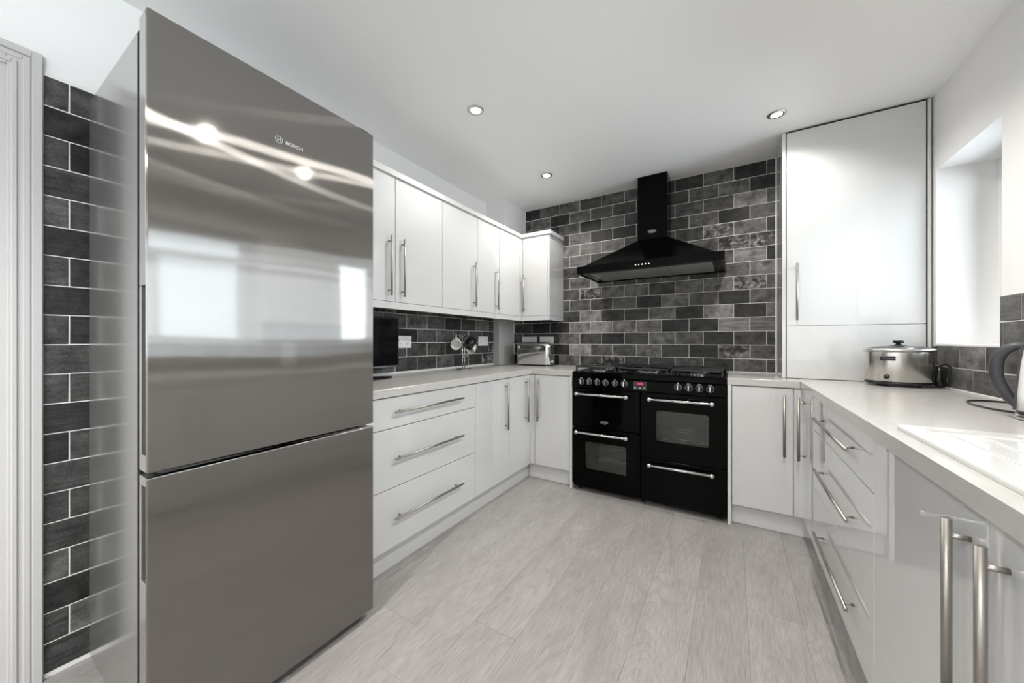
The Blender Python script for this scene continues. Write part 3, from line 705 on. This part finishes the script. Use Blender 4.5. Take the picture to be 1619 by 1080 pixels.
# controls
for xx in (-.980, -.919, -.857, -.795, -.726, -.659, -.308, -.244, -.181, -.120):
    kn = G().lathe((xx, CYF-.004, .838), [(0, -.020), (.015, -.020), (.0165, -.017), (.0175, 0), (0, 0)], 24, (0, 1, 0)).build('knob', 'plastic', cp)
    G().lathe((xx, CYF-.0045, .838), [(.0215, 0), (.0215, -.003), (.0200, -.003), (.0200, 0)], 28, (0, 1, 0), closed=True).build('knob_ring', 'mark', kn)
    G().box((xx-.0036, CYF-.030, .822), (xx+.0036, CYF-.0242, .855), .0015, 2).build('knob_pointer', 'chrome', kn)
for xx in (-.980, -.919, -.244, -.181, -.120):
    for q in (-.007, 0, .007): box('panel_mark', (xx+q-.0022, CYF-.0046, .8645-.002), (xx+q+.0022, CYF-.0041, .8645+.002), 'mark', cp)
for xx in (-.857, -.795): box('panel_mark', (xx-.005, CYF-.0046, .863), (xx+.005, CYF-.0041, .866), 'mark', cp)
for xx, r_ in ((-.726, .0022), (-.659, .003), (-.308, .003)): G().cyl((xx, CYF-.0045, .866), (xx, CYF-.0041, .866), r_, 10).build('indicator', 'led_white', cp)
ds = box('display', (-.596, CYF-.0056, .802), (-.505, CYF-.0042, .862), 'screen', cp)
text('display_digits', '14:04', .019, 'led_red', ds, (-.552, CYF-.0060, .846), FACE_MY)
for xx in (-.583, -.551, -.521): G().box((xx-.006, CYF-.0062, .812), (xx+.006, CYF-.0057, .820)).build('touch_button', 'mark', ds)
# hob: burners and cast-iron pan supports
for bx, by, br in ((-.885, 2.765, .040), (-.885, 3.005, .034), (-.545, 2.885, .062), (-.205, 2.765, .034), (-.205, 3.005, .044)):
    b = G().lathe((bx, by, .9115), [(0, 0), (br*1.5, 0), (br*1.55, .003), (br*1.35, .005), (br*1.1, .012), (0, .013)], 28).build('burner', 'chrome', t)
    G().lathe((bx, by, .9250), [(0, 0), (br, 0), (br*1.02, .004), (br*.9, .008), (0, .009)], 28).build('burner_cap', 'iron', b)
for gx0, gx1, cs_ in ((-1.040, -.730, ((-.885, 2.765), (-.885, 3.005))), (-.715, -.375, ((-.545, 2.885),)), (-.360, -.050, ((-.205, 2.765), (-.205, 3.005)))):
    gg = G(); y0, y1, zt = 2.648, 3.098, .957; r = .006
    gg.box((gx0, y0, zt-.016), (gx1, y0+.014, zt-.004), .002).box((gx0, y1-.011, zt-.016), (gx1, y1, zt-.004), .002)
    gg.box((gx0, y0, zt-.016), (gx0+.014, y1, zt-.004), .002).box((gx1-.011, y0, zt-.016), (gx1, y1, zt-.004), .002)
    ym = (y0+y1)/2
    if len(cs_) == 2: gg.box((gx0, ym-.005, zt-.016), (gx1, ym+.005, zt-.004), .002)
    for cx_, cy_ in cs_:
        ry = .105 if len(cs_) == 2 else .2
        for dx, dy in ((1, 0), (-1, 0), (0, 1), (0, -1)):
            a = Vector((cx_+dx*.028, cy_+dy*.028, 0))
            e = Vector((cx_+dx*(gx1-gx0)/2*.97, cy_+dy*ry, 0))
            lo_ = Vector((min(a.x, e.x)-(.006 if dx == 0 else 0), min(a.y, e.y)-(.006 if dy == 0 else 0), zt-.012))
            hi_ = Vector((max(a.x, e.x)+(.006 if dx == 0 else 0), max(a.y, e.y)+(.006 if dy == 0 else 0), zt))
            gg.box(lo_, hi_, .002)
    for fx in (gx0+.006, gx1-.006):
        for fy in (y0+.006, y1-.006): gg.box((fx-.006, fy-.006, .9115), (fx+.006, fy+.006, zt-.008), .002)
    gg.build('pan_support', 'iron', t)

# ------------------------------------------------------------------ cooker hood
t = thing('cooker_hood', 'black chimney cooker hood on the tiled back wall', 'cooker hood', (-.535, YB-.01, 1.666))
HX0, HX1, HYF, HYB, HZ0, HZ1 = -1.035, -.040, 2.650, YB-.009, 1.666, 1.722
gg = G(); th = .012
gg.box((HX0, HYF, HZ0), (HX1, HYF+th, HZ1), .0015).box((HX0, HYF+th, HZ0), (HX0+th, HYB, HZ1)).box((HX1-th, HYF+th, HZ0), (HX1, HYB, HZ1)).box((HX0+th, HYB-th, HZ0), (HX1-th, HYB, HZ1)).box((HX0+th, HYF+th, HZ1-.006), (HX1-th, HYB-th, HZ1))
rim = gg.build('rim', 'enamel_mat', t)
cn = G(); b0 = [(-.985, HYF+.012), (-.090, HYF+.012), (-.090, HYB), (-.985, HYB)]
c0 = [(-.645, 2.970), (-.4245, 2.970), (-.4245, HYB), (-.645, HYB)]
lv = [[cn.bm.verts.new((x_, y_, z_)) for x_, y_ in P] for P, z_ in ((b0, HZ1+.0005), (c0, 1.945))]
for i in range(4): cn.bm.faces.new((lv[0][i], lv[0][(i+1) % 4], lv[1][(i+1) % 4], lv[1][i]))
cn.bm.faces.new(lv[0][::-1]); cn.bm.faces.new(lv[1]); cn.build('canopy', 'enamel_mat', t)
ch = box('chimney', (-.645, 2.970, 1.9455), (-.4245, HYB, H-.0015), 'enamel_mat', t, .001)
oval_badge(ch, -.536, 2.970, 2.004, .031, .0125)
box('underside_plate', (HX0+.0125, HYF+.0125, HZ0+.006), (HX1-.0125, HYB-.0125, HZ0+.010), 'enamel_mat', t)
for i in range(3):
    x0 = -.955+i*.2815
    f = box('grease_filter', (x0, HYF+.085, HZ0+.001), (x0+.278, HYB-.06, HZ0+.0055), 'filter', t, .001)
for i in range(5): G().cyl((-.590+i*.0225, HYF-.0015, 1.689), (-.590+i*.0225, HYF+.001, 1.689), .0042, 14).build('button', 'led_white', rim)

# ------------------------------------------------------------------ downlights
def downlight(x, y, label, watts=SPOT_W, group=None):
    t = thing('downlight', label, 'ceiling light', (x, y, H-.001), group)
    G().lathe((x, y, H-.001), [(.026, 0), (.029, -.005), (.044, -.003), (.046, 0)], 32, closed=True).build('bezel', 'satin', t)
    G().lathe((x, y, H-.0015), [(0, 0), (.0255, 0), (.0255, -.0012), (0, -.0016)], 28).build('lamp', 'lamp', t)
    l = bpy.data.lights.new('lamp_light', 'SPOT'); l.energy = watts; l.spot_size = math.radians(150); l.spot_blend = .7; l.shadow_soft_size = .025; l.color = (1, .972, .925)
    o = bpy.data.objects.new('lamp_light', l); C.objects.link(o); o.parent = t; o.location = (0, 0, -.03)
downlight(-1.235, 1.622, 'lit recessed downlight in the ceiling above the fridge end of the left cabinets', 11)
downlight(-1.245, 2.550, 'lit recessed downlight in the ceiling left of the cooker hood chimney', 17)
downlight(.217, 2.555, 'lit recessed downlight in the ceiling in front of the tall white cupboard', 12)
for x, y, w_ in ((.217, 1.495, 'above the right-hand drawers'), (.217, .90, 'above the sink cabinet doors'), (-.75, -1.15, 'added as fill near the white door behind the camera'), (-.75, -1.95, 'added as fill in the rear left of the room'), (.217, -1.7, 'added as fill in the rear right of the room')):  # the three rear downlights are made up, added to brighten the room
    downlight(x, y, 'recessed ceiling downlight outside the picture, '+w_, 62 if (x < 0 and y < 0) else SPOT_W, group='downlights outside the frame')

# ------------------------------------------------------------------ things on the left worktop
# television
t = thing('television', 'small black flat television half hidden behind the fridge freezer', 'television', (-1.885, 1.36, WT))
tv = box('casing', (-1.915, 1.062, .975), (-1.885, 1.640, 1.298), 'plastic', t, .004, 2)
box('screen', (-1.8848, 1.075, .992), (-1.8840, 1.627, 1.286), 'screen', t)
box('lower_trim', (-1.8848, 1.075, .978), (-1.8836, 1.627, .985), 'satin', t)
G().cyl((-1.900, 1.35, .925), (-1.900, 1.35, .985), .018, 16).build('neck', 'plastic', t)
G().lathe((-1.875, 1.40, WT+.0008), [(0, 0), (1, 0), (1.0, .005), (.95, .010), (.2, .014), (0, .014)], 40, sx=.085, sy=.165).build('stand_base', 'screen', t)

# sockets
def socket(name, label, wall, a, z, wd=.146, ht=.086, left_rockers=True):
    """UK double socket: plate, two rockers, six pin slots"""
    if wall == 'left': org = (XL+.0083, a, z); rot = math.pi/2
    else: org = (a, YB-.0083, z); rot = 0
    t = thing(name, label, 'socket', org, local=True, rot=(0, 0, rot))
    G().box((-wd/2, -.009, -ht/2), (wd/2, 0, ht/2), .002, 2).build('plate', 'white_plastic', t)
    for s in (-1, 1):
        G().box((s*.012-.0055, -.012, .012), (s*.012+.0055, -.0092, .030), .001).build('rocker', 'white_plastic', t)
        h = G(); cx_ = s*.040
        h.box((cx_-.002, -.0094, .006), (cx_+.002, -.0088, .014)).box((cx_-.0145, -.0094, -.017), (cx_-.0075, -.0088, -.013)).box((cx_+.0075, -.0094, -.017), (cx_+.0145, -.0088, -.013))
        h.build('pin_slots', 'socket_hole', t)
socket('wall_socket', 'white double socket on the left wall just right of the television', 'left', 1.757, 1.139)
socket('wall_socket', 'white double socket on the left wall right of the mug tree', 'left', 2.709, 1.144)
socket('wall_socket', 'left one of two white sockets behind the toaster', 'back', -1.729, 1.144, wd=.162)
socket('wall_socket', 'right one of two white sockets behind the toaster', 'back', -1.540, 1.144, wd=.146)

# mug tree and mugs
MX, MY = -1.885, 2.312
t = thing('mug_tree', 'chrome wire mug tree on the left worktop', 'mug tree', (MX, MY, WT))
G().lathe((MX, MY, WT+.0008), [(0, 0), (.068, 0), (.070, .003), (.066, .006), (.01, .010), (0, .010)], 36).build('base', 'chrome', t)
for q in (-.008, .008): G().cyl((MX+q*.5, MY+q, WT+.010), (MX+q*.5, MY+q, WT+.285), .0035, 12).build('pole', 'chrome', t)
def hook(dx, dy, z):
    pts = [(MX, MY, z), (MX+dx*.5, MY+dy*.5, z-.012), (MX+dx*.85, MY+dy*.85, z-.006), (MX+dx, MY+dy, z+.016)]
    G().tube(smooth(pts, 4), .0028, 8).build('hook', 'chrome', t)
for dx, dy, z in ((-.006, -.048, 1.185), (.056, -.008, 1.185), (-.045, .02, 1.185), (.020, .052, 1.150), (.018, -.030, 1.02), (.035, .01, 1.03)): hook(dx, dy, z)
def mug(label, m, loc, rot, r=.040, h=.088):
    t = thing('mug', label, 'mug', loc, 'mugs hanging on the mug tree', local=True, rot=rot)
    G().lathe((0, 0, -h/2), [(0, 0), (r*.80, 0), (r*.9, .004), (r, h*.45), (r*1.02, h), (r*.95, h), (r*.92, h*.45), (r*.78, .008), (0, .007)], 32).build('cup', m, t)
    pts = []
    for i in range(11):
        a = math.radians(-80+160*i/10); pts.append((r*.93+.030*math.cos(a), 0, .030*math.sin(a)))
    G().tube(pts, .0055, 10).build('mug_handle', m, t)
RD = math.radians
def basis(z, x):
    z = Vector(z).normalized(); x = Vector(x); x = (x-z*x.dot(z)).normalized(); y = z.cross(x)
    return Matrix((x, y, z)).transposed().to_euler()
mug('white mug hanging from the left arm of the mug tree', 'ceramic_w', (-1.893, 2.228, 1.128), basis((.60, -.72, -.35), (0, 0, 1)), .041)
mug('glossy black mug hanging tilted on the right arm of the mug tree', 'ceramic_b', (-1.794, 2.288, 1.130), basis((-.22, -.62, -.62), (-.25, -.1, 1)))
mug('white mug half hidden behind the black mug on the mug tree', 'ceramic_w', (-1.850, 2.378, 1.085), basis((.2, -.85, -.5), (0, 0, 1)), .034, .075)

# toaster
t = thing('toaster', 'chrome two-slot long toaster in the back left corner', 'toaster', (-1.588, 3.035, WT))
TX0, TX1, TY0, TY1, TZ0, TZ1 = -1.755, -1.420, 2.955, 3.115, WT+.014, 1.133
prof = []
for i in range(13):
    a = math.pi*i/12
    prof.append((math.cos(a), math.sin(a)))
def shell(x0, x1, y0, y1, z0, z1, r=.040, rl=.012, rr=.055):
    pts = [(y0+.001, z0), (y1-.001, z0), (y1, z0+.003), (y1, z1-r-.004)]
    for i in range(11): a = math.pi/2*i/10; pts.append((y1-r+r*math.cos(a), z1-r+r*math.sin(a)))
    for i in range(11): a = math.pi/2+math.pi/2*i/10; pts.append((y0+r+r*math.cos(a), z1-r+r*math.sin(a)))
    pts += [(y0, z1-r-.004), (y0, z0+.003)]
    gg = G(); cy = (y0+y1)/2; rings = []
    xs = [(x0+rl*(1-math.cos(math.pi/2*i/6)), math.sin(math.pi/2*i/6), rl) for i in range(7)]
    xs += [(x0+rl+.003, 1, rl), (x1-rr-.003, 1, rr)]
    xs += [(x1-rr*(1-math.sin(math.pi/2*i/10)), math.cos(math.pi/2*i/10), rr) for i in range(11)]
    for xx, q, rad in xs:
        k = 1-(1-q)*rad*.62/((y1-y0)/2); kz = 1-(1-q)*rad*.22/(z1-z0)
        rings.append([gg.bm.verts.new((xx, cy+(py-cy)*k, z0+(pz-z0)*kz)) for py, pz in pts])
    for A, B_ in zip(rings, rings[1:]):
        m_ = len(A)
        for i in range(m_): f = gg.bm.faces.new((A[i], A[(i+1) % m_], B_[(i+1) % m_], B_[i])); f.smooth = True
    gg.bm.faces.new(rings[0]); gg.bm.faces.new(rings[-1][::-1])
    return gg
shell(TX0, TX1, TY0, TY1, TZ0, TZ1).build('body', 'chrome', t)
G().box((TX0+.05, TY0+.045, TZ1-.003), (TX1-.05, TY0+.062, TZ1+.0008)).box((TX0+.05, TY1-.062, TZ1-.003), (TX1-.05, TY1-.045, TZ1+.0008)).build('slots', 'dark_gap', t)
box('base', (TX0+.008, TY0+.006, TZ0-.006), (TX1-.008, TY1-.006, TZ0-.0005), 'plastic', t, .002)
for fx in (TX0+.03, TX1-.03):
    for fy in (TY0+.02, TY1-.02): G().cyl((fx, fy, WT+.0006), (fx, fy, TZ0-.0065), .010, 12).build('foot', 'chrome', t)
box('lever', (TX1+.0005, TY0+.052, 1.075), (TX1+.022, TY0+.088, 1.088), 'plastic', t, .004, 2)
box('lever_slot', (TX1-.004, TY0+.067, .975), (TX1+.0012, TY0+.073, 1.09), 'dark_gap', t)
G().lathe((TX1, TY0+.07, .955), [(0, .016), (.012, .016), (.014, .013), (.015, 0), (0, 0)], 22, (1, 0, 0)).build('dial', 'satin', t)
box('badge', (TX0+.012, TY0-.0012, 1.075), (TX0+.030, TY0-.0002, 1.098), 'white_plastic', t, .0003)

# ------------------------------------------------------------------ things on the right worktop
# slow cooker
SX, SY = .735, 2.640
t = thing('slow_cooker', 'oval stainless steel slow cooker with black lid knob', 'slow cooker', (SX, SY, WT))
a_, b_ = .126, .098
rot = RD(-8)
G().lathe((SX, SY, WT+.024), [(0, 0), (.97, 0), (1.0, .004), (1.0, .150), (.99, .154), (0, .154)], 48, sx=a_, sy=b_, rot=rot).build('body', 'steel_cooker', t)
G().lathe((SX, SY, WT+.010), [(0, 0), (.94, 0), (1.015, .004), (1.015, .0125), (.98, .0138), (0, .0138)], 48, sx=a_, sy=b_, rot=rot).build('base_ring', 'plastic', t)
for q in (45, 135, 225, 315):
    fx, fy = SX+.085*math.cos(RD(q)), SY+.065*math.sin(RD(q)); G().cyl((fx, fy, WT+.0006), (fx, fy, WT+.0105), .010, 12).build('foot', 'plastic', t)
G().lathe((SX, SY, WT+.1785), [(.9, 0), (1.03, 0), (1.07, .004), (1.05, .012), (.98, .016), (.90, .016)], 48, sx=a_, sy=b_, rot=rot, closed=True).build('rim', 'satin', t)
ld = G().lathe((SX, SY, WT+.1950), [(1.0, 0), (.8, .007), (.4, .012), (0, .013), (0, .010), (.4, .009), (.8, .004), (.98, -.0)], 40, sx=a_*.95, sy=b_*.95, rot=rot).build('lid', 'lid_glass', t)
G().lathe((SX, SY, WT+.2085), [(0, 0), (.034, 0), (.032, .002), (.014, .004), (.010, .009), (.010, .012), (.020, .014), (.021, .025), (.018, .028), (0, .028)], 28).build('lid_knob', 'plastic', ld)
def on_oval(phi, off=0.0):
    c_, s_ = a_*math.cos(phi), b_*math.sin(phi); n = Vector((math.cos(phi)/a_, math.sin(phi)/b_, 0)).normalized()
    p = Vector((c_, s_, 0))+n*off; rm = Matrix.Rotation(rot, 3, 'Z'); return rm @ p + Vector((SX, SY, 0)), rm @ n
pts = [on_oval(RD(q), .007)[0]+Vector((0, 0, WT+.141)) for q in range(236, 263, 3)]
G().tube(pts, [.007]+[.0078]*(len(pts)-2)+[.007], 12).tube([p+Vector((0, 0, .010)) for p in pts], .005, 10).build('side_handle', 'plastic', t)
pts = [on_oval(RD(q), .007)[0]+Vector((0, 0, WT+.135)) for q in range(60, 83, 3)]
G().tube(pts, .0078, 12).build('side_handle', 'plastic', t)
p, n = on_oval(RD(245)); p.z = WT+.050
dl = G().lathe(p+n*.0005, [(0, .008), (.009, .008), (.0105, .006), (.0115, 0), (0, 0)], 24, n).build('dial', 'plastic', t)
p, n = on_oval(RD(352)); 
G().tube([p+n*.012+Vector((0, 0, WT+z)) for z in (.012, .04, .075, .11)], [.014, .013, .011, .009], 12).build('cable_tidy', 'plastic', t)
e = p+n*.012
G().tube(smooth([e+Vector((.004, .0, WT+.112)), e+Vector((.020, .0, WT+.118)), e+Vector((.038, -.004, WT+.095)), Vector((.893, 2.60, WT+.055)), Vector((.890, 2.59, WT+.020)), Vector((.880, 2.63, WT+.0048)), Vector((.880, 2.70, WT+.0048))], 6), .0042, 8).build('power_cord', 'plastic', t)

# kettle
KX, KY = .800, 1.690
t = thing('kettle', 'white jug kettle with charcoal handle at the right edge of the picture', 'kettle', (KX, KY, WT))
G().lathe((KX, KY, WT+.0006), [(0, 0), (.079, 0), (.082, .004), (.080, .014), (.074, .017), (0, .017)], 40).build('power_base', 'satin', t)
G().lathe((KX, KY, WT+.0182), [(0, 0), (.0755, 0), (.0765, .003), (.0765, .008), (0, .008)], 40).build('base_band', 'grey_plastic', t)
G().lathe((KX, KY, WT+.0265), [(0, 0), (.0765, 0), (.0755, .05), (.069, .14), (.062, .196), (.056, .205), (0, .207)], 40).build('jug', 'kettle_body', t)
G().lathe((KX, KY, WT+.2340), [(0, 0), (.045, 0), (.043, .006), (.010, .010), (.008, .020), (0, .021)], 32).build('lid', 'grey_plastic', t)
hd = Vector((-.921, .389, 0))
def kp(r, z): return Vector((KX, KY, WT))+hd*r+Vector((0, 0, z))
path = [(.056, .216), (.074, .218), (.092, .208), (.107, .184), (.1120, .152), (.110, .118), (.101, .087), (.091, .064), (.080, .048), (.0745, .040)]
sm = [(v.x, v.y) for v in smooth([(r_, z_, 0) for r_, z_ in path], 5)]
G().tube([kp(*q) for q in sm], [.0105+.004*math.sin(math.pi*i/len(sm)) for i in range(len(sm))], 14).build('jug_handle', 'grey_plastic', t)
G().prism([kp(.0768, .026)+Vector((.389, .921, 0))*.012, kp(.0768, .026)-Vector((.389, .921, 0))*.012, kp(.0625, .222)-Vector((.389, .921, 0))*.012, kp(.0625, .222)+Vector((.389, .921, 0))*.012], hd*.006).build('handle_back', 'grey_plastic', t)
cord = [(.895, 2.085), (.868, 2.105), (.823, 2.113), (.786, 2.100), (.758, 2.060), (.742, 2.005), (.738, 1.950), (.744, 1.880), (.760, 1.840), (.7885, 1.770)]
G().tube(smooth([(x_, y_, WT+.0042) for x_, y_ in cord], 6), .0034, 8).build('power_cord', 'plastic', t)

# sink with drainer
t = thing('sink', 'white ceramic inset sink with ribbed drainer in the right worktop', 'sink', (SKX0, SKY1, WT))
zt = WT+.011
BX0, BX1, BY0, BY1 = .42, .81, .42, .86       # bowl
gg = G(); q = .012
gg.box((SKX0+q, SKY0+q, WT+.0006), (BX0, SKY1-q, zt-.0002)).box((BX1, SKY0+q, WT+.0006), (SKX1-q, SKY1-q, zt-.0002)).box((BX0, SKY0+q, WT+.0006), (BX1, BY0, zt-.0002))
gg.box((BX0, 1.320, WT+.0006), (BX1, SKY1-q, zt-.0002)).box((BX0, BY1, WT+.0006), (BX1, BY1+.03, zt-.0002)).box((BX0, BY1+.03, WT+.0006), (BX1, 1.320, zt-.005))
for i in range(7):
    xx = BX0+.035+i*.053; gg.box((xx-.008, BY1+.05, zt-.0055), (xx+.008, 1.29, zt-.0025), .0016, 2)
def rr_loop(ins, z, rad=.018, k=6):
    x0, x1, y0, y1 = SKX0+ins, SKX1-ins, SKY0+ins, SKY1-ins; r_ = max(rad-ins, .002); out = []
    for cx_, cy_, a0 in ((x1-r_, y1-r_, 0), (x0+r_, y1-r_, 90), (x0+r_, y0+r_, 180), (x1-r_, y0+r_, 270)):
        for i in range(k+1): a = RD(a0+90*i/k); out.append(gg.bm.verts.new((cx_+r_*math.cos(a), cy_+r_*math.sin(a), z)))
    return out
Ls = [rr_loop(*v) for v in ((.0, WT+.0006), (.0, zt-.0045), (.0014, zt-.0014), (.0045, zt), (.0140, zt), (.0140, WT+.0006))]
for A, B_ in zip(Ls, Ls[1:]+Ls[:1]):
    for i in range(len(A)): gg.bm.faces.new((A[i], A[(i+1) % len(A)], B_[(i+1) % len(A)], B_[i]))
gg.build('drainer', 'ceramic', t)
bw = G(); th = .008; zb = WT-.175
bw.box((BX0, BY0, zb), (BX1, BY1, zb+th)).box((BX0, BY0, zb+th), (BX0+th, BY1, WT+.0002)).box((BX1-th, BY0, zb+th), (BX1, BY1, WT+.0002)).box((BX0+th, BY0, zb+th), (BX1-th, BY0+th, WT+.0002)).box((BX0+th, BY1-th, zb+th), (BX1-th, BY1, WT+.0002))
bw.build('bowl', 'ceramic', t)
